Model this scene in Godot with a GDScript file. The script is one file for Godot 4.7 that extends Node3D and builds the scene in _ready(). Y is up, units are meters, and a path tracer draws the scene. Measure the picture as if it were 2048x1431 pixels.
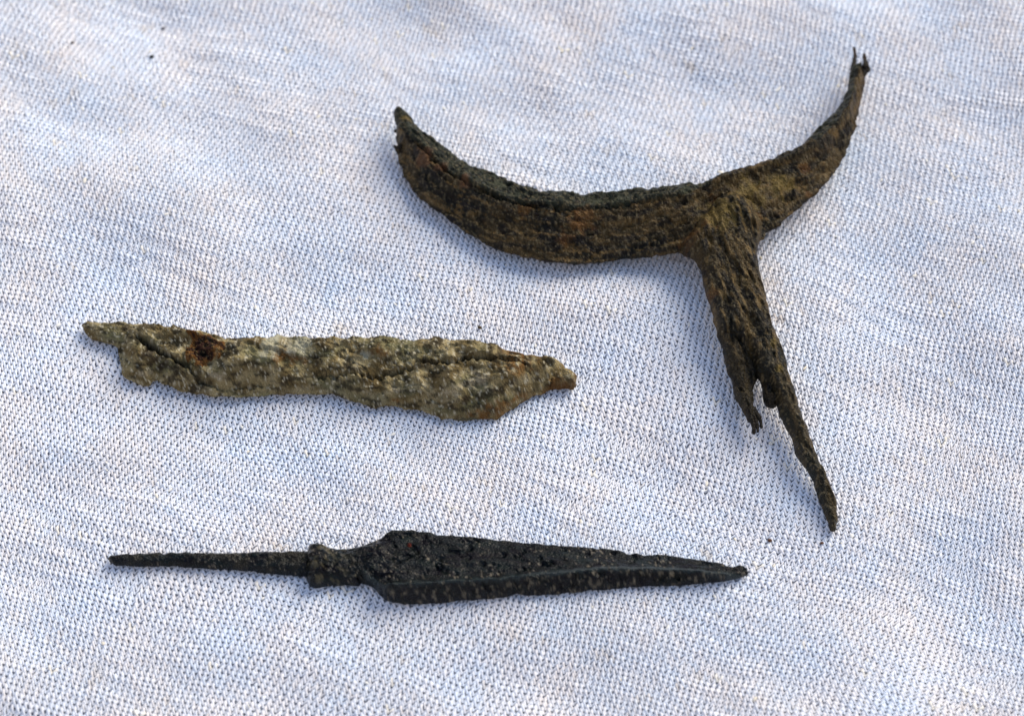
extends Node3D
# Three corroded iron finds on a white knitted cloth, seen close from above. Shapes are worked out in millimetres; MM turns them into metres.
const MM := 0.001

# Outlines on the cloth, x and z by turns, in millimetres.
const FRAG := [-50.10, -3.28, -48.47, -4.20, -47.52, -4.43, -45.58, -4.33, -43.30, -4.04, -40.69, -3.62, -39.05, -3.18, -37.07, -2.42, -35.60, -2.13, -33.85, -2.42, -31.90, -2.23, -30.46, -2.32, -29.69, -2.99, -29.01, -2.42, -27.08, -2.42, -25.46, -2.13, -24.34, -1.92, -21.68, -2.35, -18.84, -2.41, -15.99, -2.35, -13.98, -2.21, -12.64, -1.92, -10.97, -2.21, -9.97, -2.31, -7.63, -2.12, -5.12, -1.82, -2.61, -1.52, -1.27, -0.73, 1.73, 0.06, 4.06, 0.55, 5.88, 0.88, 6.54, 1.63, 6.87, 2.51, 6.19, 4.16, 5.35, 5.23, 4.35, 5.71, 2.37, 6.39, 1.05, 7.45, -0.60, 8.60, -1.91, 9.65, -3.55, 9.56, -5.19, 9.46, -7.16, 9.56, -8.81, 9.56, -9.63, 8.98, -11.78, 8.41, -13.76, 8.02, -14.76, 7.74, -17.06, 7.93, -18.72, 7.45, -21.05, 6.58, -22.72, 5.91, -22.92, 5.88, -26.41, 6.06, -28.33, 5.88, -32.44, 6.34, -36.25, 6.43, -38.16, 6.25, -39.77, 5.88, -41.71, 5.41, -43.67, 4.66, -44.53, 3.82, -45.31, 4.01, -45.59, 4.57, -46.38, 4.66, -47.52, 4.29, -48.68, 3.73, -49.31, 2.79, -49.30, 1.85, -49.71, 0.72, -50.00, -0.99]
const SPUR := [-54.97, -4.24, -54.16, -4.62, -51.40, -4.39, -49.79, -4.52, -48.47, -4.20, -47.11, -3.28, -47.66, -1.94, -48.86, -0.80, -49.91, -0.80, -50.67, -1.27, -51.99, -1.75, -53.48, -2.23, -54.17, -2.80]
const STUB := [4.71, 2.80, 6.87, 2.45, 7.69, 2.80, 8.10, 3.58, 8.16, 4.94, 7.66, 5.42, 6.67, 5.13, 4.69, 5.52]
const FLAKE := [-9.17, 8.64, -7.19, 8.44, -4.23, 8.35, -1.42, 8.64, -2.08, 9.13, -3.56, 9.40, -5.20, 9.69, -7.18, 9.59, -8.67, 9.12]
const RUST := [-40.92, -1.23, -39.91, -1.71, -38.37, -1.42, -36.72, -0.48, -35.96, 0.28, -36.05, 1.60, -36.70, 2.63, -37.78, 3.19, -39.17, 3.84, -40.34, 2.91, -41.02, 2.16, -40.89, 0.47]
const TANG := [-49.03, 29.16, -48.68, 28.73, -47.68, 28.73, -46.77, 28.59, -44.77, 28.55, -42.63, 28.41, -42.00, 28.64, -41.55, 28.47, -39.87, 28.38, -37.56, 28.52, -34.48, 28.55, -32.95, 28.52, -29.88, 28.38, -26.81, 28.34, -24.97, 28.38, -23.11, 28.73, -23.01, 31.48, -24.76, 31.66, -26.68, 31.40, -29.75, 31.14, -31.60, 30.80, -34.06, 30.63, -36.21, 30.59, -37.45, 30.37, -40.52, 30.19, -43.58, 30.19, -46.65, 30.14, -47.88, 30.11, -48.53, 29.68]
const NECK := [-24.68, 27.70, -23.61, 27.48, -22.52, 27.83, -20.97, 28.10, -19.29, 28.00, -18.40, 27.83, -18.16, 27.56, -16.49, 26.87, -14.05, 27.28, -13.23, 31.64, -15.10, 34.07, -16.80, 32.99, -18.26, 32.45, -18.25, 32.92, -20.51, 32.79, -22.34, 32.87, -23.55, 33.13, -24.31, 33.04, -24.73, 32.10, -24.97, 31.07, -24.89, 29.18]
const BLADE := [-19.11, 28.55, -18.17, 27.72, -16.50, 26.76, -15.31, 25.66, -14.59, 25.25, -12.40, 25.25, -9.71, 25.58, -9.22, 26.08, -8.01, 25.88, -5.09, 26.08, -2.65, 26.49, 2.20, 27.04, 7.06, 27.45, 9.72, 27.72, 12.63, 27.86, 13.71, 28.27, 13.95, 28.55, 15.04, 28.41, 16.24, 28.68, 17.46, 28.49, 20.35, 28.96, 22.76, 29.23, 25.16, 29.77, 26.59, 30.24, 27.56, 30.05, 28.51, 30.45, 28.47, 31.27, 27.24, 31.81, 25.06, 32.21, 21.43, 32.62, 19.02, 32.83, 16.14, 32.75, 14.93, 32.89, 11.80, 33.21, 8.91, 33.48, 5.78, 33.83, 2.18, 34.10, 0.74, 33.83, -1.66, 34.37, -5.98, 34.77, -9.33, 35.09, -12.92, 35.30, -15.09, 34.77, -16.82, 32.89, -18.28, 32.08]
const CRES := [-15.12, -37.58, -14.77, -37.25, -13.80, -36.07, -12.74, -34.52, -12.03, -33.33, -11.17, -32.96, -9.96, -31.78, -8.57, -30.74, -7.19, -29.25, -5.47, -27.71, -4.11, -27.26, -3.25, -27.04, -1.72, -26.18, -0.36, -25.32, 0.99, -24.54, 3.35, -23.67, 3.69, -23.23, 4.87, -23.27, 7.40, -23.09, 9.41, -22.55, 11.11, -23.03, 13.79, -22.79, 16.49, -23.34, 16.90, -22.97, 17.95, -22.95, 16.46, -23.34, 17.11, -22.99, 21.23, -23.10, 23.19, -23.42, 23.83, -22.98, 25.59, -23.52, 26.95, -24.67, 28.97, -25.47, 30.97, -25.88, 33.68, -27.24, 35.97, -28.76, 37.56, -29.60, 39.22, -31.58, 41.62, -34.32, 43.07, -36.14, 44.05, -37.54, 44.92, -40.65, 45.61, -43.52, 46.20, -43.58, 46.74, -44.10, 47.32, -44.39, 47.90, -43.96, 47.52, -42.38, 46.84, -39.23, 46.09, -36.42, 45.61, -34.19, 44.77, -31.68, 43.71, -29.13, 42.44, -26.62, 41.00, -24.71, 39.81, -23.09, 37.73, -21.19, 35.42, -18.92, 34.70, -17.78, 32.88, -16.46, 32.06, -15.24, 31.24, -13.90, 29.88, -12.31, 28.11, -11.24, 26.18, -11.11, 24.50, -11.79, 23.03, -12.47, 21.35, -13.44, 17.49, -13.11, 17.68, -13.14, 15.25, -13.22, 13.26, -12.99, 10.27, -12.73, 8.61, -12.56, 6.62, -12.79, 4.30, -13.13, 1.97, -13.70, -0.69, -14.63, -3.03, -15.85, -4.71, -17.01, -6.06, -18.15, -7.42, -19.18, -9.12, -20.84, -10.83, -22.34, -12.21, -23.63, -13.25, -25.12, -14.14, -27.01, -14.87, -29.29, -15.15, -30.49, -15.50, -31.27, -15.17, -31.86, -15.28, -32.85, -15.50, -33.75, -15.13, -34.06, -15.59, -35.32, -15.71, -36.82]
const STEM := [21.57, -13.81, 23.59, -16.43, 25.88, -19.82, 28.56, -21.48, 31.09, -19.70, 32.25, -16.82, 32.06, -15.24, 31.45, -13.78, 31.29, -12.90, 31.66, -9.25, 32.18, -6.05, 32.51, -4.22, 32.82, -1.90, 33.69, 0.11, 34.24, 2.53, 34.75, 5.62, 35.44, 8.18, 36.03, 10.32, 36.71, 12.65, 37.36, 15.05, 37.91, 17.05, 38.41, 17.85, 39.01, 19.64, 39.49, 20.70, 39.76, 22.09, 39.71, 23.82, 39.40, 25.44, 38.70, 25.44, 38.50, 24.41, 38.07, 22.96, 37.51, 21.01, 36.92, 18.95, 35.81, 17.10, 34.85, 15.36, 34.45, 12.96, 33.60, 11.25, 32.98, 9.67, 32.64, 8.05, 32.04, 6.58, 31.02, 5.66, 30.44, 5.04, 30.07, 3.18, 29.07, 1.39, 27.77, 0.00, 26.44, -0.25, 25.78, -0.81, 25.43, -2.56, 24.98, -5.02, 24.39, -7.26, 24.09, -9.89, 23.34, -11.74, 21.75, -12.94]
const PRONG := [25.82, -1.97, 28.08, -1.27, 29.38, 0.23, 30.38, 2.26, 30.97, 3.80, 30.49, 5.51, 30.06, 6.88, 29.96, 8.65, 30.20, 10.05, 30.02, 10.88, 29.48, 11.18, 28.97, 10.63, 28.49, 9.22, 27.74, 8.05, 27.43, 5.64, 26.72, 3.53, 26.40, 1.18, 25.78, -0.81]
const KNOB := [31.05, 5.04, 32.10, 5.35, 33.35, 6.86, 33.28, 8.58, 32.52, 9.05, 31.55, 8.80, 31.18, 7.92, 31.19, 6.58]
const CRACK_A := [-23.95, 4.57, -20.66, 4.63, -17.37, 4.86, -14.75, 4.28, -12.45, 4.09]
const CRACK_B := [-12.13, 3.31, -9.99, 3.31, -7.19, 3.12, -5.88, 2.44, -1.75, 2.73, 1.54, 3.70]
const CRACK_C := [-47.23, -1.30, -45.70, -0.07, -43.34, 1.91, -40.70, 3.22, -39.02, 4.71, -36.44, 5.64, -31.40, 5.08]
const RIB := [-17.94, 31.92, -15.25, 34.12, -9.77, 33.80, -2.61, 33.21, 2.17, 32.60, 10.56, 31.60, 16.55, 31.39, 28.03, 31.98]
const CREASE := [-15.04, -32.69, -12.44, -30.10, -9.85, -27.03, -7.79, -24.97, -4.73, -22.71, -1.37, -20.83, 1.98, -19.88, 5.32, -19.24, 8.66, -19.00, 12.00, -19.09, 14.50, -19.29, 17.79, -19.56, 17.80, -19.52, 21.04, -19.97, 23.88, -21.21]
const CREASE_RIGHT := [37.49, -27.25, 40.00, -28.93, 42.87, -32.36, 44.36, -34.85, 45.49, -38.48, 46.40, -41.91]
const LIFT := [-14.89, -35.86, 2.9, -12.12, -28.50, 2.3, -4.17, -21.85, 2.6, 8.16, -18.26, 3.2, 26.19, -18.65, 4.9, 37.62, -25.65, 4.0, 44.24, -36.50, 3.7, 46.77, -46.27, 3.6, 27.63, -7.06, 4.9, 32.16, 5.58, 3.7, 35.57, 13.48, 2.4, 39.04, 24.59, 0.9]
const SPLINTERS := [45.80, -42.95, 46.24, -47.11, 0.76, 47.24, -43.24, 47.63, -45.99, 0.83, 47.65, -42.67, 47.98, -44.53, 0.57, 29.47, 9.78, 29.90, 12.79, 0.89, 29.78, 9.92, 30.41, 12.54, 0.76, 30.01, 9.64, 30.94, 11.95, 0.76, -14.66, -36.18, -15.24, -37.64, 0.83, -14.60, -33.26, -15.61, -33.86, 0.76, -14.76, -32.66, -15.38, -32.80, 0.70, -14.56, -30.91, -15.62, -31.36, 0.83]
const FRAGMENT_SPOTS := [-28.52, 1.30, 1.65, 0, -26.60, 2.04, 0.89, 0, -16.61, 0.11, 1.14, 0, 1.32, 2.48, 1.52, 0, -0.56, 1.74, 0.89, 0, -1.49, 9.06, 1.65, 0, 0.99, 8.19, 1.14, 0, 5.37, 5.42, 0.64, 0, -3.96, 10.51, 1.02, 0, -14.53, 8.55, 0.64, 0, -30.16, -0.27, 1.52, 1, -26.68, 0.11, 1.40, 1, -29.26, -1.24, 0.76, 1, -18.80, 0.70, 1.02, 1, -14.90, 6.37, 0.95, 2, -7.42, 6.37, 1.14, 2, -4.00, 4.91, 1.65, 2, -6.18, 5.28, 1.02, 2, -37.15, 4.17, 1.02, 2, -45.56, 0.11, 0.89, 2, -46.20, 4.40, 0.89, 2, -45.43, 1.96, 1.65, 3, -42.51, 3.44, 1.91, 3, -39.27, 5.28, 1.40, 3, -48.91, -2.51, 0.76, 3, -10.92, 1.96, 0.89, 3, -5.84, 7.83, 0.89, 3, -1.50, 6.01, 0.89, 3, -24.10, 1.96, 1.02, 3, -2.14, 0.85, 0.89, 3]
const CRESCENT_SPOTS := [26.18, -20.21, 0.64, 0, 25.54, -20.53, 0.51, 0, 24.58, -15.36, 0.57, 0, 26.16, -14.89, 0.38, 0, 31.59, -18.40, 0.64, 0, 38.16, -25.59, 0.76, 0, 38.64, -22.54, 0.51, 0, 1.68, -19.62, 1.02, 0, 8.12, -17.43, 1.27, 0, 6.81, -15.48, 1.02, 0, -6.13, -23.81, 0.89, 4, -11.42, -28.00, 1.40, 4, -9.43, -26.36, 0.89, 4, 9.42, -18.21, 1.91, 0, 26.69, -17.05, 2.54, 5, 30.76, -21.22, 2.29, 5, 34.78, -23.16, 1.91, 5, -13.83, -34.57, 0.89, 5, 22.74, -14.03, 1.14, 0, 33.33, 5.20, 0.57, 5, 32.58, 1.25, 0.64, 5, 24.97, -5.56, 0.89, 0, 40.98, -28.88, 1.52, 6, 13.98, -20.40, 1.27, 7, 10.75, -20.55, 1.02, 7, -1.56, -24.16, 1.14, 7, 22.34, -21.09, 0.89, 7]


var noises := {}
var lift: PackedVector3Array
var crest: PackedVector2Array
var crack_a: PackedVector2Array
var crack_b: PackedVector2Array
var crack_c: PackedVector2Array
var rib: PackedVector2Array
var spots_fragment: Array[Vector4] = []
var spots_crescent: Array[Vector4] = []


func _ready() -> void:
	# ---- camera
	var cam := Camera3D.new()
	cam.name = "camera"
	cam.near = 0.01
	cam.far = 20.0
	cam.keep_aspect = Camera3D.KEEP_HEIGHT
	cam.fov = 15.0
	add_child(cam)
	var el := deg_to_rad(58.0)
	cam.position = Vector3(0, sin(el), cos(el)) * 0.3448
	cam.look_at(Vector3.ZERO)
	var lens := CameraAttributesPhysical.new()
	lens.frustum_focal_length = 12.0 / tan(deg_to_rad(7.5))
	lens.frustum_near = 0.01
	lens.frustum_far = 20.0
	lens.frustum_focus_distance = 0.3385
	lens.exposure_aperture = 22.0
	cam.attributes = lens
	cam.make_current()
	# ---- sky, exposure
	var env := Environment.new()
	env.background_mode = Environment.BG_SKY
	var sky := Sky.new()
	var air := ProceduralSkyMaterial.new()
	air.sky_top_color = Color(0.60, 0.71, 0.89)
	air.sky_horizon_color = Color(0.96, 0.87, 0.77)
	air.sky_curve = 0.4
	air.ground_bottom_color = Color(0.42, 0.36, 0.29)
	air.ground_horizon_color = Color(0.62, 0.57, 0.50)
	air.sky_energy_multiplier = 0.85
	sky.sky_material = air
	env.sky = sky
	env.tonemap_mode = Environment.TONE_MAPPER_LINEAR
	env.tonemap_exposure = 1.3
	env.sdfgi_enabled = true
	env.ssao_enabled = true
	env.ssil_enabled = true
	var world := WorldEnvironment.new()
	world.name = "world"
	world.environment = env
	add_child(world)
	# ---- the veiled sun
	var sun := DirectionalLight3D.new()
	sun.name = "sun"
	sun.light_energy = 0.95
	sun.light_color = Color(1.0, 0.965, 0.91)
	sun.light_angular_distance = 42.0
	sun.shadow_enabled = true
	sun.sky_mode = DirectionalLight3D.SKY_MODE_LIGHT_ONLY
	add_child(sun)
	sun.look_at_from_position(Vector3(0.8, 0.85, -0.75), Vector3.ZERO)

	prepare()
	build_ground()
	build_cloth()
	build_fragment()
	build_arrowhead()
	build_crescent()
	build_grains()


# ------------------------------------------------------------------ helpers
func prepare() -> void:
	make_noise("broad", 0.06, 2, 11)
	make_noise("lump", 0.28, 3, 23)
	make_noise("grit", 0.9, 3, 37)
	make_noise("fine", 3.0, 2, 41)
	make_noise("edge", 0.75, 3, 53)
	make_noise("fold", 0.05, 2, 67)
	make_noise("streak", 0.11, 2, 71)
	make_noise("warp", 0.016, 2, 83)
	for i in range(0, LIFT.size(), 3):
		lift.append(Vector3(LIFT[i], LIFT[i + 2], LIFT[i + 1]))
	crest = pairs(CREASE)
	crest.append_array(pairs(CREASE_RIGHT))
	crack_a = pairs(CRACK_A)
	crack_b = pairs(CRACK_B)
	crack_c = pairs(CRACK_C)
	rib = pairs(RIB)
	for i in range(0, FRAGMENT_SPOTS.size(), 4):
		spots_fragment.append(Vector4(FRAGMENT_SPOTS[i], FRAGMENT_SPOTS[i + 1], FRAGMENT_SPOTS[i + 2], FRAGMENT_SPOTS[i + 3]))
	for i in range(0, CRESCENT_SPOTS.size(), 4):
		spots_crescent.append(Vector4(CRESCENT_SPOTS[i], CRESCENT_SPOTS[i + 1], CRESCENT_SPOTS[i + 2], CRESCENT_SPOTS[i + 3]))


func make_noise(called: String, frequency: float, octaves: int, number: int) -> void:
	var n := FastNoiseLite.new()
	n.noise_type = FastNoiseLite.TYPE_SIMPLEX_SMOOTH
	n.frequency = frequency
	n.seed = number
	n.fractal_type = FastNoiseLite.FRACTAL_FBM
	n.fractal_octaves = octaves
	noises[called] = n


func nz(called: String, x: float, z: float) -> float:
	return (noises[called] as FastNoiseLite).get_noise_2d(x, z)


func pairs(a: Array) -> PackedVector2Array:
	var p := PackedVector2Array()
	for i in range(0, a.size(), 2):
		p.append(Vector2(a[i], a[i + 1]))
	return p


func line_distance(line: PackedVector2Array, p: Vector2) -> float:
	var best := 1e9
	for i in line.size() - 1:
		var q := Geometry2D.get_closest_point_to_segment(p, line[i], line[i + 1])
		best = minf(best, q.distance_squared_to(p))
	return sqrt(best)


func line_side(line: PackedVector2Array, p: Vector2) -> Vector2:
	# x: distance, signed (negative on the far side, to the left of travel); y: length along the line in millimetres
	var best := 1e9
	var signed := 1.0
	var along := 0.0
	var run := 0.0
	for i in line.size() - 1:
		var ab := line[i + 1] - line[i]
		var q := Geometry2D.get_closest_point_to_segment(p, line[i], line[i + 1])
		var d := q.distance_squared_to(p)
		if d < best:
			best = d
			signed = signf(ab.cross(p - line[i]))
			along = run + q.distance_to(line[i])
		run += ab.length()
	return Vector2(sqrt(best) * signed, along)


func raised(x: float, z: float) -> float:
	# how high the middle of the crescent's metal stands above the cloth
	var s := 0.0
	var w := 0.0
	for l in lift:
		var k := (l.x - x) * (l.x - x) + (l.z - z) * (l.z - z) + 9.0
		k = 1.0 / (k * sqrt(k))
		s += k * l.y
		w += k
	return s / w


func tag(o: Node, label: String, category: String, group := "", kind := "") -> void:
	if label:
		o.set_meta("label", label)
	if category:
		o.set_meta("category", category)
	if group:
		o.set_meta("group", group)
	if kind:
		o.set_meta("kind", kind)


func thing(called: String, label: String, category: String) -> Node3D:
	var o := Node3D.new()
	o.name = called
	add_child(o, true)
	tag(o, label, category)
	return o


func put(called: String, mesh: Mesh, parent: Node) -> MeshInstance3D:
	var o := MeshInstance3D.new()
	o.name = called
	o.mesh = mesh
	o.cast_shadow = GeometryInstance3D.SHADOW_CASTING_SETTING_ON
	parent.add_child(o, true)
	return o


func indexed_mesh(v: PackedVector3Array, f: PackedInt32Array, c: PackedColorArray, m: Material) -> ArrayMesh:
	var n := PackedVector3Array()
	n.resize(v.size())
	for i in range(0, f.size(), 3):
		var k := (v[f[i + 2]] - v[f[i]]).cross(v[f[i + 1]] - v[f[i]])
		n[f[i]] += k
		n[f[i + 1]] += k
		n[f[i + 2]] += k
	for i in n.size():
		n[i] = n[i].normalized() if n[i].length_squared() > 0.0 else Vector3.UP
	var a := []
	a.resize(Mesh.ARRAY_MAX)
	a[Mesh.ARRAY_VERTEX] = v
	a[Mesh.ARRAY_NORMAL] = n
	a[Mesh.ARRAY_INDEX] = f
	if c.size():
		a[Mesh.ARRAY_COLOR] = c
	var mesh := ArrayMesh.new()
	mesh.add_surface_from_arrays(Mesh.PRIMITIVE_TRIANGLES, a)
	mesh.surface_set_material(0, m)
	return mesh


# A closed, two-sided piece of metal over an outline. form(x, z, d) gives Vector3(top, bottom, rim height); d is the distance inside the outline, all in millimetres.
func relief(outline: Array, step: float, ragged: float, form: Callable, paint: Callable, m: Material) -> ArrayMesh:
	var poly := pairs(outline)
	var lo := poly[0]
	var hi := poly[0]
	for p in poly:
		lo = lo.min(p)
		hi = hi.max(p)
	lo -= Vector2(1, 1)
	hi += Vector2(1, 1)
	var nx := int((hi.x - lo.x) / step) + 2
	var nz_ := int((hi.y - lo.y) / step) + 2
	var sd := PackedFloat32Array()
	sd.resize(nx * nz_)
	var tile := 14
	var reach := tile * step * 0.75
	var count := poly.size()
	for tz in range(0, nz_, tile):
		for tx in range(0, nx, tile):
			var mid := lo + Vector2(tx + tile * 0.5, tz + tile * 0.5) * step
			var near := PackedFloat32Array()
			var least := 1e9
			for i in count:
				var q := Geometry2D.get_closest_point_to_segment(mid, poly[i], poly[(i + 1) % count])
				var dq := q.distance_to(mid)
				near.append(dq)
				least = minf(least, dq)
			var sure_out := least > reach + 0.6 and not Geometry2D.is_point_in_polygon(mid, poly)
			var use := PackedInt32Array()
			if not sure_out:
				for i in count:
					if near[i] < least + 2.0 * reach:
						use.append(i)
			for z in range(tz, mini(tz + tile, nz_)):
				for x in range(tx, mini(tx + tile, nx)):
					if sure_out:
						sd[z * nx + x] = -5.0
						continue
					var p := lo + Vector2(x, z) * step
					var best := 1e9
					for i in use:
						var q := Geometry2D.get_closest_point_to_segment(p, poly[i], poly[(i + 1) % count])
						best = minf(best, q.distance_squared_to(p))
					var d := sqrt(best)
					if not Geometry2D.is_point_in_polygon(p, poly):
						d = -d
					if absf(d) < 2.0:
						d += ragged * (1.5 * nz("edge", p.x * 0.7, p.y * 0.7) + 0.3 * nz("fine", p.x + 40.0, p.y))
					sd[z * nx + x] = d
	var v := PackedVector3Array()
	var c := PackedColorArray()
	var f := PackedInt32Array()
	var top := PackedInt32Array()
	top.resize(nx * nz_)
	top.fill(-1)
	for z in range(1, nz_ - 1):
		for x in range(1, nx - 1):
			var d := sd[z * nx + x]
			if d > 0.0:
				var p := lo + Vector2(x, z) * step
				var h: Vector3 = form.call(p.x, p.y, d)
				top[z * nx + x] = v.size()
				var col: Color = paint.call(p.x, p.y, d, h.x)
				v.append(Vector3(p.x, maxf(h.x, h.y + 0.02), p.y) * MM)
				v.append(Vector3(p.x, h.y, p.y) * MM)
				c.append(col)
				c.append(col)
	var edges := {}
	var corner := [Vector2i(0, 0), Vector2i(1, 0), Vector2i(1, 1), Vector2i(0, 1)]
	for z in nz_ - 1:
		for x in nx - 1:
			var ring := PackedInt32Array()
			var under := PackedInt32Array()
			for k in 4:
				var a: Vector2i = corner[k] + Vector2i(x, z)
				var b: Vector2i = corner[(k + 1) % 4] + Vector2i(x, z)
				var ia := a.y * nx + a.x
				var ib := b.y * nx + b.x
				if top[ia] >= 0:
					ring.append(top[ia])
					under.append(top[ia] + 1)
				if (top[ia] >= 0) != (top[ib] >= 0):
					var key := mini(ia, ib) * 2 + (1 if a.y != b.y else 0)
					if not edges.has(key):
						var da := sd[ia]
						var db := sd[ib]
						var t := clampf(da / (da - db), 0.03, 0.97) if absf(da - db) > 1e-6 else 0.5
						var p := lo + Vector2(a).lerp(Vector2(b), t) * step
						var h: Vector3 = form.call(p.x, p.y, 0.0)
						edges[key] = v.size()
						v.append(Vector3(p.x, h.z, p.y) * MM)
						c.append(paint.call(p.x, p.y, 0.0, h.z))
					ring.append(edges[key])
					under.append(edges[key])
			for k in range(1, ring.size() - 1):
				f.append_array([ring[0], ring[k], ring[k + 1]])
				f.append_array([under[0], under[k + 1], under[k]])
	return indexed_mesh(v, f, c, m)


func rounded(d: float, w: float) -> float:
	var t := 1.0 - clampf(d / w, 0.0, 1.0)
	return sqrt(1.0 - t * t)


func mixed(a: Color, b: Color, t: float) -> Color:
	return a.lerp(b, clampf(t, 0.0, 1.0))


func step_up(a: float, b: float, x: float) -> float:
	return smoothstep(a, b, x)


func metal(roughness: float, shine: float, grain: float, dark := 0.45) -> StandardMaterial3D:
	var m := StandardMaterial3D.new()
	m.vertex_color_use_as_albedo = true
	m.roughness = roughness
	m.metallic_specular = shine
	m.uv1_triplanar = true
	m.uv1_scale = Vector3.ONE / (9.0 * MM)
	var n := FastNoiseLite.new()
	n.noise_type = FastNoiseLite.TYPE_SIMPLEX
	n.frequency = 0.045
	n.fractal_octaves = 4
	n.seed = 5
	var t := NoiseTexture2D.new()
	t.width = 512
	t.height = 512
	t.seamless = true
	t.noise = n
	t.as_normal_map = true
	t.bump_strength = 10.0
	m.normal_enabled = true
	m.normal_texture = t
	m.normal_scale = grain
	var s := FastNoiseLite.new()
	s.noise_type = FastNoiseLite.TYPE_CELLULAR
	s.frequency = 0.11
	s.fractal_octaves = 3
	s.seed = 9
	var g := Gradient.new()
	g.offsets = PackedFloat32Array([0.0, 0.45, 1.0])
	g.colors = PackedColorArray([Color(dark, dark * 0.97, dark * 0.9), Color(0.5 + dark * 0.6, 0.5 + dark * 0.59, 0.49 + dark * 0.57), Color(1, 1, 1)])
	var a := NoiseTexture2D.new()
	a.width = 512
	a.height = 512
	a.seamless = true
	a.noise = s
	a.color_ramp = g
	m.albedo_texture = a
	return m


# ------------------------------------------------------------------ the place
func build_ground() -> void:
	var p := PlaneMesh.new()
	p.size = Vector2(4, 4)
	var m := StandardMaterial3D.new()
	m.albedo_color = Color(0.20, 0.18, 0.15).linear_to_srgb()
	m.roughness = 0.9
	p.material = m
	var o := put("ground", p, self)
	o.position.y = -0.004
	tag(o, "grey brown ground that the white cloth is spread on", "ground", "", "structure")


func cloth_height(x: float, z: float) -> float:
	# soft folds, pressed flat where the iron lies; millimetres
	var p := Vector2(x, z)
	var q := p.rotated(deg_to_rad(-24.0))
	var h := 1.2 * nz("fold", q.x * 0.55, q.y * 0.8) + 2.8 * nz("fold", x * 0.32 + 90.0, z * 0.32) + 0.24 * nz("fold", q.x * 1.3 + 500.0, q.y * 1.7)
	h += 3.2 * exp(-Vector2(x + 86.0, z + 50.0).length_squared() / 260.0)  # rise added so that its slope catches the sun as a bright patch
	var press := 0.0
	for s in [[Vector2(-50, 0), Vector2(6, 5)], [Vector2(-45, 29), Vector2(26, 31)], [Vector2(-14, -30), Vector2(8, -20)], [Vector2(8, -20), Vector2(30, -20)], [Vector2(30, -20), Vector2(48, -42)], [Vector2(30, -18), Vector2(38, 24)]]:
		var d := Geometry2D.get_closest_point_to_segment(p, s[0], s[1]).distance_squared_to(p)
		press = maxf(press, exp(-d / 130.0))
	return (h - 0.1) * (1.0 - 0.9 * press)


func cloth_point(u: float, w: float) -> Vector3:
	# u runs along the courses, w up the wales; millimetres
	var p := Vector2(u, -w).rotated(deg_to_rad(17.0))
	p += Vector2(2.6 * nz("warp", p.x, p.y), 2.6 * nz("warp", p.x + 300.0, p.y))
	return Vector3(p.x, cloth_height(p.x, p.y), p.y)


func yarn_loop() -> ArrayMesh:
	# one knitted stitch as it shows on the face of the cloth: two legs that dive under the next course
	var v := PackedVector3Array()
	var f := PackedInt32Array()
	var sides := 6
	for s: float in [-1.0, 1.0]:
		var path := PackedVector3Array()
		var size := PackedFloat32Array()
		for k in 7:
			var t := k / 6.0
			var x := lerpf(0.055, 0.385, smoothstep(0.04, 0.64, t)) * s
			var z := lerpf(0.44, -0.52, t)
			path.append(Vector3(x, 0.22 * sin(PI * clampf(t * 0.80 + 0.07, 0.0, 1.0)) - (0.08 if s < 0.0 else 0.13), z))
			size.append((0.172 if s < 0.0 else 0.154) * lerpf(0.74, 1.0, smoothstep(0.1, 0.6, t)) * (1.0 - 0.25 * smoothstep(0.75, 1.0, t)))
		var start := v.size()
		for k in 7:
			var dir := (path[mini(k + 1, 6)] - path[maxi(k - 1, 0)]).normalized()
			var across := dir.cross(Vector3.UP).normalized()
			var up := across.cross(dir)
			for j in sides:
				var a := TAU * j / sides
				v.append(path[k] + (across * cos(a) + up * sin(a)) * size[k])
		for k in 6:
			for j in sides:
				var a := start + k * sides + j
				var b := start + k * sides + (j + 1) % sides
				f.append_array([a, b, a + sides, b, b + sides, a + sides])
	var out := PackedVector3Array()
	for p in v:
		out.append(p * MM)
	# turn the faces outwards
	var test := (out[f[2]] - out[f[0]]).cross(out[f[1]] - out[f[0]])
	if test.dot(out[f[0]] - Vector3(-0.07, -0.08, 0.44) * MM) < 0.0:
		for i in range(0, f.size(), 3):
			var t := f[i + 1]
			f[i + 1] = f[i + 2]
			f[i + 2] = t
	var m := StandardMaterial3D.new()
	m.vertex_color_use_as_albedo = true
	m.roughness = 0.95
	m.metallic_specular = 0.2
	return indexed_mesh(out, f, PackedColorArray(), m)


func write_copy(b: PackedFloat32Array, at: int, x: Vector3, y: Vector3, z: Vector3, o: Vector3, c: Color) -> void:
	b[at] = x.x
	b[at + 1] = y.x
	b[at + 2] = z.x
	b[at + 3] = o.x
	b[at + 4] = x.y
	b[at + 5] = y.y
	b[at + 6] = z.y
	b[at + 7] = o.y
	b[at + 8] = x.z
	b[at + 9] = y.z
	b[at + 10] = z.z
	b[at + 11] = o.z
	b[at + 12] = c.r
	b[at + 13] = c.g
	b[at + 14] = c.b
	b[at + 15] = 1.0


func copies(called: String, mesh: Mesh, buffer: PackedFloat32Array, parent: Node) -> void:
	var mm := MultiMesh.new()
	mm.transform_format = MultiMesh.TRANSFORM_3D
	mm.use_colors = true
	mm.mesh = mesh
	mm.instance_count = buffer.size() / 16
	mm.buffer = buffer
	var o := MultiMeshInstance3D.new()
	o.name = called
	o.multimesh = mm
	o.cast_shadow = GeometryInstance3D.SHADOW_CASTING_SETTING_ON
	o.set_meta("kind", "stuff")
	parent.add_child(o, true)


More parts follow.
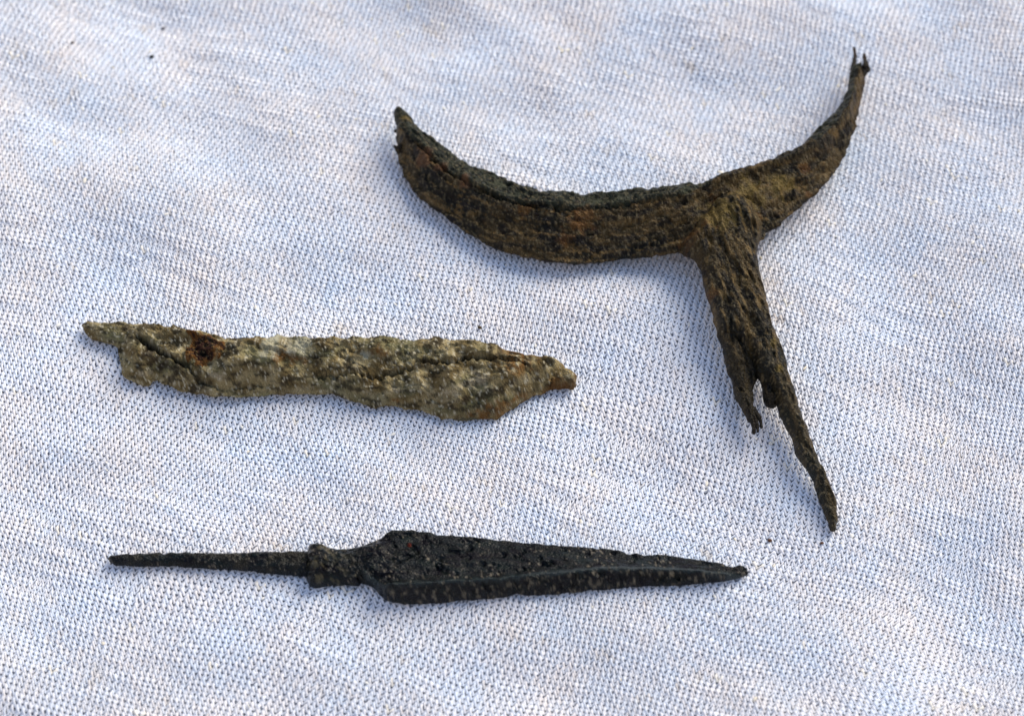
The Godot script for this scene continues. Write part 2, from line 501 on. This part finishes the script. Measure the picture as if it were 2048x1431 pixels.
func build_cloth() -> void:
	var cloth := thing("cloth", "white knitted cotton cloth with soft folds under the three iron pieces", "cloth")
	var rng := RandomNumberGenerator.new()
	rng.seed = 20
	# added sheet just below the stitches, its grey standing for shade in the gaps
	var v := PackedVector3Array()
	var f := PackedInt32Array()
	var nu := 164
	var nw := 144
	var size := Vector2(316, 276)
	for j in nw + 1:
		for i in nu + 1:
			var p := cloth_point((i / float(nu) - 0.5) * size.x, (j / float(nw) - 0.5) * size.y)
			v.append((p + Vector3(0, -0.20, 0)) * MM)
	for j in nw:
		for i in nu:
			var a := j * (nu + 1) + i
			f.append_array([a, a + nu + 1, a + 1, a + 1, a + nu + 1, a + nu + 2])
	var gap_shade := StandardMaterial3D.new()
	gap_shade.albedo_color = Color(0.50, 0.51, 0.55).linear_to_srgb()
	gap_shade.roughness = 1.0
	put("gap_shade_sheet", indexed_mesh(v, f, PackedColorArray(), gap_shade), cloth)
	# every stitch of the face
	var wale := 0.77
	var course := 0.61
	var cols := int(size.x / wale)
	var rows := int(size.y / course)
	var b := PackedFloat32Array()
	b.resize(cols * rows * 16)
	var at := 0
	for j in rows:
		for i in cols:
			var u := (i - cols * 0.5) * wale + rng.randf_range(-0.075, 0.075)
			var w := (j - rows * 0.5) * course + rng.randf_range(-0.065, 0.065)
			var o := cloth_point(u, w)
			var du := (cloth_point(u + 0.4, w) - o) / 0.4
			var dw := (cloth_point(u, w - 0.4) - o) / 0.4
			var n := dw.cross(du).normalized()
			# the yarn runs along the course: thick and thin lengths of it
			var yarn := nz("streak", u * 0.9, w * 3.4) * (0.5 + step_up(-0.1, 0.4, nz("broad", u * 0.6, w * 0.8))) + 0.15 * nz("lump", u * 0.3 + j * 37.0, 5.0)
			var thick := clampf(1.03 + 0.33 * yarn + rng.randf_range(-0.12, 0.12), 0.66, 1.28)
			var tint := rng.randf_range(-0.035, 0.035)
			var warm := 0.035 * nz("broad", o.x, o.z) + rng.randf_range(-0.022, 0.022)
			var c := Color(0.78 + tint + 1.4 * warm, 0.795 + tint, 0.83 + tint - 1.4 * warm)
			var stain := step_up(0.48, 0.66, nz("lump", o.x * 0.55 + 200.0, o.z * 0.8))
			c = c.lerp(Color(0.62, 0.52, 0.40), 0.45 * stain * rng.randf_range(0.3, 1.0))
			if rng.randf() < 0.003:
				c = Color(0.84, 0.80, 0.72)
				thick *= 1.15
			write_copy(b, at, du * thick * MM / MM, n * thick, dw, o * MM + n * MM * (rng.randf_range(-0.02, 0.02) + 0.14 * (thick - 1.0)), c)
			at += 16
	copies("stitches", yarn_loop(), b, cloth)
	# slubs and lint caught in the knit
	var ball := SphereMesh.new()
	ball.radius = 0.5
	ball.height = 1.0
	ball.radial_segments = 8
	ball.rings = 5
	var lm := StandardMaterial3D.new()
	lm.vertex_color_use_as_albedo = true
	lm.roughness = 1.0
	ball.material = lm
	var l := PackedFloat32Array()
	var total := 1500
	l.resize(total * 16)
	for i in total:
		var u := rng.randf_range(-150, 150)
		var w := rng.randf_range(-130, 130)
		var o := cloth_point(u, w)
		var turn := Basis(Vector3.UP, rng.randf_range(0.4, 2.6))
		var len := rng.randf_range(0.25, 0.85)
		var wide := rng.randf_range(0.16, 0.38)
		if rng.randf() < 0.10:
			wide *= 1.5
			len *= 1.4
		var c := Color(0.84, 0.82, 0.75).lerp(Color(0.80, 0.71, 0.53), rng.randf() * rng.randf())
		write_copy(l, i * 16, turn.x * len * MM, turn.y * wide * 0.6 * MM, turn.z * wide * MM, (o + Vector3(0, 0.25, 0)) * MM, c)
	copies("lint", ball, l, cloth)


# ------------------------------------------------------------------ grey fragment
func fragment_color(x: float, z: float, d: float, y: float) -> Color:
	z -= 1.1 * y
	var c := mixed(Color(0.195, 0.140, 0.056), Color(0.43, 0.345, 0.175), 0.5 + 1.8 * nz("lump", x, z))
	c = mixed(c, Color(0.24, 0.225, 0.115), 1.6 * nz("broad", x * 2.0 + 60.0, z * 3.0))
	var g := nz("grit", x + 9.0, z)
	c = mixed(c, Color(0.60, 0.52, 0.33), step_up(0.02, 0.5, nz("lump", x * 0.8 + 31.0, z)) * 0.35)
	c = mixed(c, Color(0.030, 0.024, 0.014), step_up(0.10, 0.30, nz("grit", x * 0.32, z * 0.65 + 70.0)) * 0.8)
	c = mixed(c, Color(0.04, 0.03, 0.018), step_up(0.26, 0.5, nz("fine", x * 0.5, z * 0.5 + 20.0)) * 0.4)
	c = mixed(c, Color(0.85, 0.78, 0.58), step_up(0.36, 0.5, nz("fine", x * 0.5 + 50.0, z * 0.5)) * 0.7)
	for s in spots_fragment:
		var dx := x - s.x
		var dz := z + 3.3 - s.y
		var r := sqrt(dx * dx + dz * dz * 1.7) / s.z
		if r < 1.6:
			var k := 1.0 - step_up(0.25, 1.3, r + 1.3 * nz("grit", x * 0.8 + 30.0, z * 0.8))
			match int(s.w):
				0: c = mixed(c, Color(0.25, 0.115, 0.026), k * 0.75)
				1: c = mixed(c, Color(0.58, 0.56, 0.42), k * 0.85)
				2: c = mixed(c, Color(0.60, 0.52, 0.36), k * 0.55)
				3: c = mixed(c, Color(0.035, 0.022, 0.012), k * 0.8)
	# rust shows along the right-hand lower rim
	c = mixed(c, Color(0.20, 0.09, 0.022), (1.0 - step_up(0.1, 0.6, d)) * step_up(-9.0, -3.0, x) * (0.5 + nz("lump", x * 2.0, z)))
	return c


func fragment_form(x: float, z: float, d: float) -> Vector3:
	var p := sin(minf(d / 2.9, 1.0) * PI * 0.5)
	var rim := 0.95 + 0.35 * nz("lump", x + 12.0, z)
	var top := rim + p * (2.9 + 1.6 * nz("lump", x * 0.35, z * 0.5) + 0.8 * nz("lump", x * 0.9, z * 1.3) + 1.1 * exp(-Vector2(x + 1.5, (z - 5.0) * 1.6).length_squared() / 22.0))
	var at := Vector2(x, z)
	var wob := Vector2(nz("grit", x, z + 5.0), nz("grit", x + 5.0, z)) * 0.4
	if x > -26.0:
		var a := line_distance(crack_a, at + wob)
		top -= 1.5 * p * exp(-a * a / 0.07)
		var b := line_side(crack_b, at + wob)
		top -= 1.6 * p * exp(-b.x * b.x / 0.07)
		if b.x < 0.0 and b.x > -2.2:
			top += 0.45 * p * (1.0 + b.x / 2.2)
	if x < -27.0:
		var s := line_side(crack_c, at + wob * 0.7)
		top -= 1.7 * p * exp(-s.x * s.x / 0.09)
		if s.x > 0.0:
			top -= 0.6 * p * exp(-s.x / 1.6)
	var m := minf(d / 0.5, 1.0)
	top += m * 0.42 * (step_up(-0.02, 0.05, nz("lump", x * 0.35 + 8.0, z * 0.9)) - step_up(0.14, 0.2, nz("lump", x * 0.5 + 48.0, z * 0.9)))
	top += m * (0.24 * nz("grit", x * 0.9, z * 1.2) + 0.17 * nz("fine", x, z))
	return Vector3(top, rim - 0.85 * p, rim)


func build_fragment() -> void:
	var m := metal(0.78, 0.28, 0.9, 0.52)
	var o := thing("iron_fragment", "tan and grey crusted iron fragment, folded and cracked, with a round rust spot", "iron fragment")
	put("body", relief(FRAG, 0.17, 0.16, fragment_form, fragment_color, m), o)
	put("spur", relief(SPUR, 0.15, 0.14, func(x: float, z: float, d: float) -> Vector3:
		var p := rounded(d, 1.6)
		var t := clampf((x + 55.0) / 8.0, 0.0, 1.0)
		var top := 1.0 + p * (1.0 + 0.9 * t) + minf(d / 0.4, 1.0) * (0.3 * nz("grit", x, z * 1.4) + 0.12 * nz("fine", x, z))
		return Vector3(top, 1.0 - 0.6 * p, 1.0), fragment_color, m), o)
	put("end_stub", relief(STUB, 0.14, 0.12, func(x: float, z: float, d: float) -> Vector3:
		var p := rounded(d, 1.1)
		var top := 1.25 + p * 1.35 + minf(d / 0.4, 1.0) * (0.35 * nz("grit", x + 3.0, z) + 0.12 * nz("fine", x, z))
		return Vector3(top, 1.25 - 0.9 * p, 1.25), func(x: float, z: float, d: float, y: float) -> Color:
			return mixed(fragment_color(x, z, d, y), Color(0.15, 0.07, 0.02), 0.15 + 0.6 * step_up(4.2, 5.3, z)), m), o)
	put("flake", relief(FLAKE, 0.14, 0.12, func(x: float, z: float, d: float) -> Vector3:
		var p := rounded(d, 0.5)
		return Vector3(0.75 + 0.3 * p + 0.08 * nz("fine", x, z), 0.75 - 0.3 * p, 0.75), func(x: float, z: float, d: float, y: float) -> Color:
			return mixed(Color(0.13, 0.115, 0.07), Color(0.22, 0.19, 0.11), 0.5 + nz("grit", x, z)), m), o)
	var whole := pairs(FRAG)
	whole.append(whole[0])
	var rs := put("rust_spot", relief(RUST, 0.12, 0.25, func(x: float, z: float, d: float) -> Vector3:
		var g := fragment_form(x, z, minf(line_distance(whole, Vector2(x, z)), 2.7))
		var p := rounded(d, 0.45)
		var top := g.x + 0.42 * p - 0.28 * step_up(0.5, 1.1, d) + 0.10 * nz("grit", x + 20.0, z) * minf(d, 1.0)
		return Vector3(top, g.x - 0.8, g.x - 0.05), func(x: float, z: float, d: float, _y: float) -> Color:
			var ring := d + 1.5 * nz("grit", x * 0.7, z * 0.7)
			var c := mixed(mixed(fragment_color(x, z, 2.0, 3.3), Color(0.20, 0.088, 0.020), step_up(-0.1, 0.3, ring)), Color(0.055, 0.022, 0.012), step_up(0.5, 1.0, ring))
			c = mixed(c, Color(0.018, 0.012, 0.010), step_up(0.0, 0.25, nz("grit", x + 7.0, z)) * step_up(0.7, 1.0, ring))
			return mixed(c, Color(0.34, 0.22, 0.09), step_up(0.3, 0.55, nz("fine", x, z)) * 0.7), m), o)
	rs.set_meta("label", "round orange-rimmed spot of dark rust")


# ------------------------------------------------------------------ black arrowhead
func black_color(x: float, z: float, d: float, y: float) -> Color:
	z -= 0.9 * y
	var c := mixed(Color(0.002, 0.003, 0.004), Color(0.007, 0.012, 0.015), 0.5 + 1.4 * nz("lump", x * 0.6, z * 1.6))
	c = mixed(c, Color(0.022, 0.032, 0.034), step_up(0.25, 0.55, nz("grit", x * 0.6, z * 1.2)) * 0.6)
	c = mixed(c, Color(0.44, 0.38, 0.29), step_up(0.42, 0.54, nz("fine", x * 0.6, z * 0.6 + 8.0)) * step_up(-0.2, 0.25, nz("lump", x * 0.7 + 80.0, z)) * 0.6)  # pale specks painted in as glints on the black iron
	return c


func build_arrowhead() -> void:
	var m := metal(0.24, 0.29, 0.8)
	var o := thing("arrowhead", "black iron arrowhead with a long thin tang and ridged tapering blade", "arrowhead")
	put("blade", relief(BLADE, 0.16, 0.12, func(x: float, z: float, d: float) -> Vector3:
		var s := line_side(rib, Vector2(x, z + 0.25 * nz("lump", x, 3.0)))
		var r := absf(s.x)
		var high := lerpf(2.9, 1.2, clampf((x + 14.0) / 42.0, 0.0, 1.0))
		var t := d / maxf(d + r, 0.01)
		var top := 0.75 + 0.35 * rounded(d, 0.3) + high * (pow(t, 0.8) if s.x > 0.0 else lerpf(t, t * t, 0.45))
		var m2 := minf(d / 0.5, 1.0)
		if s.x > 0.0:
			# the narrow lower facet is furrowed and scabby
			top += m2 * minf(r / 0.5, 1.0) * (0.7 * nz("grit", x * 0.8, z * 0.3) + 0.7 * nz("lump", x * 0.9 + 20.0, z * 0.9) + 0.5 * nz("grit", x * 0.9 + 20.0, z) + 0.12 * nz("fine", x, z))
		else:
			# the broad facet is smoother, with short curled cracks and shallow pits away from the ridge
			var far := step_up(0.3, 1.8, r)
			var line := absf(nz("lump", x * 1.1 + 15.0, z * 1.1))
			top -= m2 * far * 0.34 * (1.0 - step_up(0.0, 0.05, line)) * step_up(-0.05, 0.15, nz("lump", x * 0.7 + 70.0, z * 0.7))
			top += m2 * (0.05 + 0.95 * far) * (0.22 * nz("grit", x * 0.45, z * 0.7) + 0.05 * nz("fine", x, z))
			top -= m2 * far * 0.35 * step_up(0.25, 0.45, nz("grit", x * 0.4 + 33.0, z * 0.5))
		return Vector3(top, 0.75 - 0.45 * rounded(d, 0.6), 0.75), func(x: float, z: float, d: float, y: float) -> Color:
			var c := black_color(x, z, d, y)
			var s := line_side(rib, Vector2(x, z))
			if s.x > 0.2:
				c = mixed(c, Color(0.004, 0.005, 0.006), 0.6)  # shade of the facet turned from the sun, put into its colour
				c = mixed(c, Color(0.22, 0.19, 0.14), step_up(0.22, 0.42, nz("grit", x * 1.1 + 90.0, (z - y) * 0.5)) * 0.8)  # painted glints: paler specks on the lower facet
			c = mixed(c, Color(0.055, 0.075, 0.080), (1.0 - step_up(0.05, 0.5, absf(s.x + 0.15) + 0.35 * nz("grit", x, z))) * 0.8)  # highlight along the ridge, painted as a paler line
			var red := Vector2(x + 12.4, z - 27.6).length()
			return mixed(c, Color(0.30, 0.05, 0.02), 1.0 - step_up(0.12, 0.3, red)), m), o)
	put("socket", relief(NECK, 0.15, 0.10, func(x: float, z: float, d: float) -> Vector3:
		var collar := 1.0 - step_up(-23.0, -22.0, x)
		var p := rounded(d, 2.1)
		var top := 0.9 + p * (1.8 + 1.1 * collar) + minf(d / 0.5, 1.0) * (0.35 * nz("grit", x * 0.6, z) + 0.12 * nz("fine", x, z))
		return Vector3(top, 0.9 - 0.7 * p, 0.9), func(x: float, z: float, d: float, y: float) -> Color:
			var c := black_color(x, z, d, y)
			return mixed(c, Color(0.13, 0.115, 0.07), step_up(0.05, 0.4, nz("grit", x * 0.8 + 15.0, z)) * (1.0 - step_up(-23.0, -17.0, x)) * 0.8), m), o)
	put("tang", relief(TANG, 0.14, 0.10, func(x: float, z: float, d: float) -> Vector3:
		var p := rounded(d, 0.9)
		var t := clampf((x + 47.0) / 24.0, 0.0, 1.0)
		var top := 0.8 + p * (0.9 + 0.55 * t) + minf(d / 0.4, 1.0) * (0.28 * nz("grit", x * 0.8, z) + 0.14 * nz("fine", x, z))
		return Vector3(top, 0.8 - 0.5 * p, 0.8), func(x: float, z: float, d: float, y: float) -> Color:
			return mixed(black_color(x, z, d, y), Color(0.05, 0.045, 0.03), 0.6 * step_up(-0.1, 0.4, nz("lump", x + 40.0, z))), m), o)


# ------------------------------------------------------------------ crescent with stem
func crescent_color(x: float, z: float, d: float, y: float) -> Color:
	var s := line_side(crest, Vector2(x, z))
	var fibre := nz("grit", s.y * 0.2 + 1.0 * nz("lump", x, z), s.x * 1.1 - y)
	var c := mixed(Color(0.130, 0.085, 0.031), Color(0.014, 0.015, 0.009), 0.55 - 0.35 * step_up(18.0, 48.0, s.y) + 1.7 * nz("lump", s.y * 0.28, s.x * 0.7))
	c = mixed(c, Color(0.30, 0.185, 0.066), step_up(0.08, 0.36, fibre) * 0.85)
	c = mixed(c, Color(0.012, 0.010, 0.008), step_up(0.04, 0.26, nz("grit", s.y * 0.3 + 60.0, s.x * 0.9)) * 0.85)
	if s.x < 0.0 and (s.y < 47.0 or s.y > 62.0):
		# the upper rim is darker and greener than the broad face
		var g := mixed(Color(0.012, 0.018, 0.013), Color(0.060, 0.070, 0.042), 0.5 + 1.4 * nz("grit", x, z))
		c = mixed(c, g, step_up(0.0, 0.35, -s.x + 0.3 * nz("lump", x, z)))
	return spotted(x, z, c)


func spotted(x: float, z: float, c: Color) -> Color:
	c = mixed(c, Color(0.48, 0.38, 0.21), step_up(0.26, 0.44, nz("fine", x * 0.6, z * 0.6)) * 0.45)
	for s in spots_crescent:
		var r := Vector2(x - s.x, z - s.y).length() / s.z
		if r < 1.6:
			var k := 1.0 - step_up(0.3, 1.2, r + 1.0 * nz("grit", x * 0.8 + 30.0, z * 0.8))
			match int(s.w):
				0: c = mixed(c, Color(0.28, 0.115, 0.024), k * 0.5)
				4: c = mixed(c, Color(0.27, 0.13, 0.06), k * 0.8)
				5: c = mixed(c, Color(0.38, 0.265, 0.075), k * 0.75)
				6: c = mixed(c, Color(0.060, 0.050, 0.036), k * 0.9)
				7: c = mixed(c, Color(0.14, 0.15, 0.09), k * 0.7)
	return c


func stem_axes(x: float, z: float) -> Vector2:
	# across and along the stem
	return (Vector2(x, z) - Vector2(28.0, -14.0)).rotated(-atan2(38.0, 10.0) + PI / 2.0)


func stem_color(x: float, z: float, d: float, y: float) -> Color:
	var q := stem_axes(x, z)
	var c := mixed(Color(0.145, 0.097, 0.037), Color(0.016, 0.015, 0.009), 0.42 + 1.6 * nz("lump", q.x * 0.9, q.y * 0.25))
	c = mixed(c, Color(0.36, 0.235, 0.09), step_up(0.08, 0.4, nz("grit", q.x * 1.2, q.y * 0.28 + 9.0)) * 0.85)
	c = mixed(c, Color(0.012, 0.011, 0.009), step_up(0.04, 0.26, nz("grit", q.x * 1.3 + 40.0, q.y * 0.25)) * 0.85)
	c = mixed(c, Color(0.028, 0.031, 0.020), step_up(8.0, 26.0, q.y) * 0.55)
	return spotted(x, z, c)


func build_crescent() -> void:
	var m := metal(0.46, 0.29, 1.2, 0.27)
	var o := thing("forked_arrowhead", "dark brown crescent-shaped iron arrowhead with two horns and a split stem", "arrowhead")
	put("crescent_blade", relief(CRES, 0.18, 0.17, func(x: float, z: float, d: float) -> Vector3:
		var h := raised(x, z)
		var s := line_side(crest, Vector2(x, z))
		var r := absf(s.x)
		var t := d / maxf(d + r, 0.01)
		var rim := h + lerpf(0.5, -0.5, step_up(-1.0, 1.0, s.x))
		var slim := 1.0 - 0.45 * step_up(66.0, 84.0, s.y)
		var peak := h + 2.9 * slim
		var top := lerpf(rim, peak, lerpf(t, t * t, 0.25) if s.x > 0.0 else pow(t, 0.6))
		if s.y < 46.0:
			var w := s.x + 0.25 * nz("grit", x, z)
			top -= 0.9 * exp(-w * w / 0.06) * minf(d, 1.0)
		var fibre := nz("grit", s.y * 0.22 + 1.0 * nz("lump", x, z), s.x * 1.1)
		top += minf(d / 0.5, 1.0) * 0.3 * (step_up(-0.03, 0.04, nz("lump", s.y * 0.4, s.x * 0.9)) - step_up(0.14, 0.2, nz("lump", s.y * 0.6 + 50.0, s.x * 1.1)))
		top += minf(d / 0.5, 1.0) * (0.36 * fibre + 0.24 * nz("grit", x, z) + 0.12 * nz("fine", x, z))
		return Vector3(top, rim - 1.3 * rounded(d, 1.8), rim), crescent_color, m), o)
	var stem_form := func(x: float, z: float, d: float, thick: float) -> Vector3:
		var h := raised(x, z)
		var q := stem_axes(x, z)
		var joint := 1.0 - step_up(-6.0, 6.0, q.y)
		var p := rounded(d, lerpf(2.0, 3.4, joint))
		var top := h + p * (thick + 1.4 * joint)
		top += minf(d / 0.5, 1.0) * (0.32 * nz("grit", q.x * 0.9 + nz("lump", x, z), q.y * 0.2 + 9.0) + 0.24 * nz("grit", x, z) + 0.12 * nz("fine", x, z) + 0.4 * nz("lump", q.x * 1.5, q.y * 0.3))
		top += minf(d / 0.5, 1.0) * 0.35 * (step_up(-0.03, 0.03, nz("lump", q.x * 1.1, q.y * 0.3 + 30.0)) - step_up(0.10, 0.16, nz("lump", q.x * 1.2 + 30.0, q.y * 0.45)))
		return Vector3(top, h - 1.0 * p, h - 0.2 * p)
	put("stem", relief(STEM, 0.17, 0.10, func(x: float, z: float, d: float) -> Vector3:
		return stem_form.call(x, z, d, 2.3), stem_color, m), o)
	put("broken_prong", relief(PRONG, 0.15, 0.14, func(x: float, z: float, d: float) -> Vector3:
		return stem_form.call(x, z, d, 1.5) - Vector3(0.35, 0.35, 0.35), func(x: float, z: float, d: float, y: float) -> Color:
			return mixed(stem_color(x, z, d, y), Color(0.022, 0.020, 0.014), 0.55), m), o)
	put("loose_lump", relief(KNOB, 0.13, 0.12, func(x: float, z: float, d: float) -> Vector3:
		var h := raised(x, z) - 0.5
		var p := rounded(d, 0.9)
		var top := h + 1.2 * p + 0.4 * nz("grit", x, z) * minf(d / 0.4, 1.0)
		return Vector3(top, h - 0.8 * p, h), func(x: float, z: float, d: float, y: float) -> Color:
			return mixed(stem_color(x, z, d, y), Color(0.012, 0.010, 0.008), 0.6), m), o)
	var rng := RandomNumberGenerator.new()
	rng.seed = 4
	for i in range(0, SPLINTERS.size(), 5):
		var a := Vector2(SPLINTERS[i], SPLINTERS[i + 1])
		var b := Vector2(SPLINTERS[i + 2], SPLINTERS[i + 3])
		var s := put("splinter", splinter(a, b, SPLINTERS[i + 4], rng, m), o)
		if i == 0:
			s.set_meta("label", "rust-tipped splinter at the end of the right horn")


func splinter(a: Vector2, b: Vector2, wide: float, rng: RandomNumberGenerator, m: Material) -> ArrayMesh:
	var v := PackedVector3Array()
	var c := PackedColorArray()
	var f := PackedInt32Array()
	var sides := 7
	var rings := 9
	var dir := (b - a).normalized()
	var off := dir.orthogonal()
	for k in rings:
		var t := k / float(rings - 1)
		var p := a.lerp(b, t) + off * 0.12 * sin(t * 5.0 + a.x)
		var h := raised(p.x, p.y) + 0.5 * (1.0 - t)
		var r := wide * 0.5 * lerpf(1.0, 0.5, t) * rng.randf_range(0.82, 1.15)
		for j in sides:
			var q := TAU * j / sides
			var rr := r * rng.randf_range(0.8, 1.2)
			v.append(Vector3(p.x + off.x * cos(q) * rr, h + sin(q) * rr, p.y + off.y * cos(q) * rr) * MM)
			c.append(Color(0.032, 0.028, 0.018).lerp(Color(0.11, 0.045, 0.012), (0.9 if a.x > 45.0 and t > 0.5 and wide > 0.5 and b.y < -44.0 else 0.15) * rng.randf()))
	for k in rings - 1:
		for j in sides:
			var i0 := k * sides + j
			var i1 := k * sides + (j + 1) % sides
			f.append_array([i0, i1, i0 + sides, i1, i1 + sides, i0 + sides])
	for end in [0, (rings - 1) * sides]:
		for j in range(1, sides - 1):
			f.append_array([end, end + j + 1, end + j] if end == 0 else [end, end + j, end + j + 1])
	return indexed_mesh(v, f, c, m)


# ------------------------------------------------------------------ crumbs of soil
func build_grains() -> void:
	var rng := RandomNumberGenerator.new()
	rng.seed = 31
	var m := StandardMaterial3D.new()
	m.vertex_color_use_as_albedo = true
	m.roughness = 0.9
	var list := [
		[-49.3, -49.0, 0.24, Color(0.025, 0.028, 0.022), "black grain on the cloth in the upper left, lowest of the three specks there"],
		[-60.2, -51.0, 0.2, Color(0.06, 0.035, 0.025), "brown grain on the cloth nearest the upper left corner"],
		[-48.3, -54.9, 0.2, Color(0.035, 0.032, 0.05), "dark grain on the cloth nearest the upper edge, left of the crescent"],
		[31.4, 26.2, 0.22, Color(0.09, 0.035, 0.015), "reddish brown grain on the cloth left of the stem's tip, above the black blade"],
		[37.7, 26.7, 0.18, Color(0.12, 0.05, 0.02), "small rusty grain on the cloth just below the stem's tip"],
		[-4.1, -4.2, 0.22, Color(0.09, 0.06, 0.025), "brown grain on the cloth just above the grey fragment's right half"],
	]
	for g in list:
		var r: float = g[2]
		var v := PackedVector3Array()
		var c := PackedColorArray()
		var f := PackedInt32Array()
		var cols := 9
		var rows := 6
		for j in rows + 1:
			for i in cols:
				var q := TAU * i / cols
				var e := PI * j / rows - PI / 2.0
				var rr := r * rng.randf_range(0.75, 1.2)
				v.append(Vector3(cos(q) * cos(e) * rr * 1.3, sin(e) * rr * 0.8, sin(q) * cos(e) * rr) * MM)
				c.append((g[3] as Color) * rng.randf_range(0.7, 1.3))
		for j in rows:
			for i in cols:
				var a := j * cols + i
				var b := j * cols + (i + 1) % cols
				f.append_array([a, a + cols, b, b, a + cols, b + cols])
		var o := put("soil_grain", indexed_mesh(v, f, c, m), self)
		o.position = Vector3(g[0], cloth_height(g[0], g[1]) + 0.3 + r * 0.3, g[1]) * MM
		tag(o, g[4], "grain", "soil grains on the cloth")
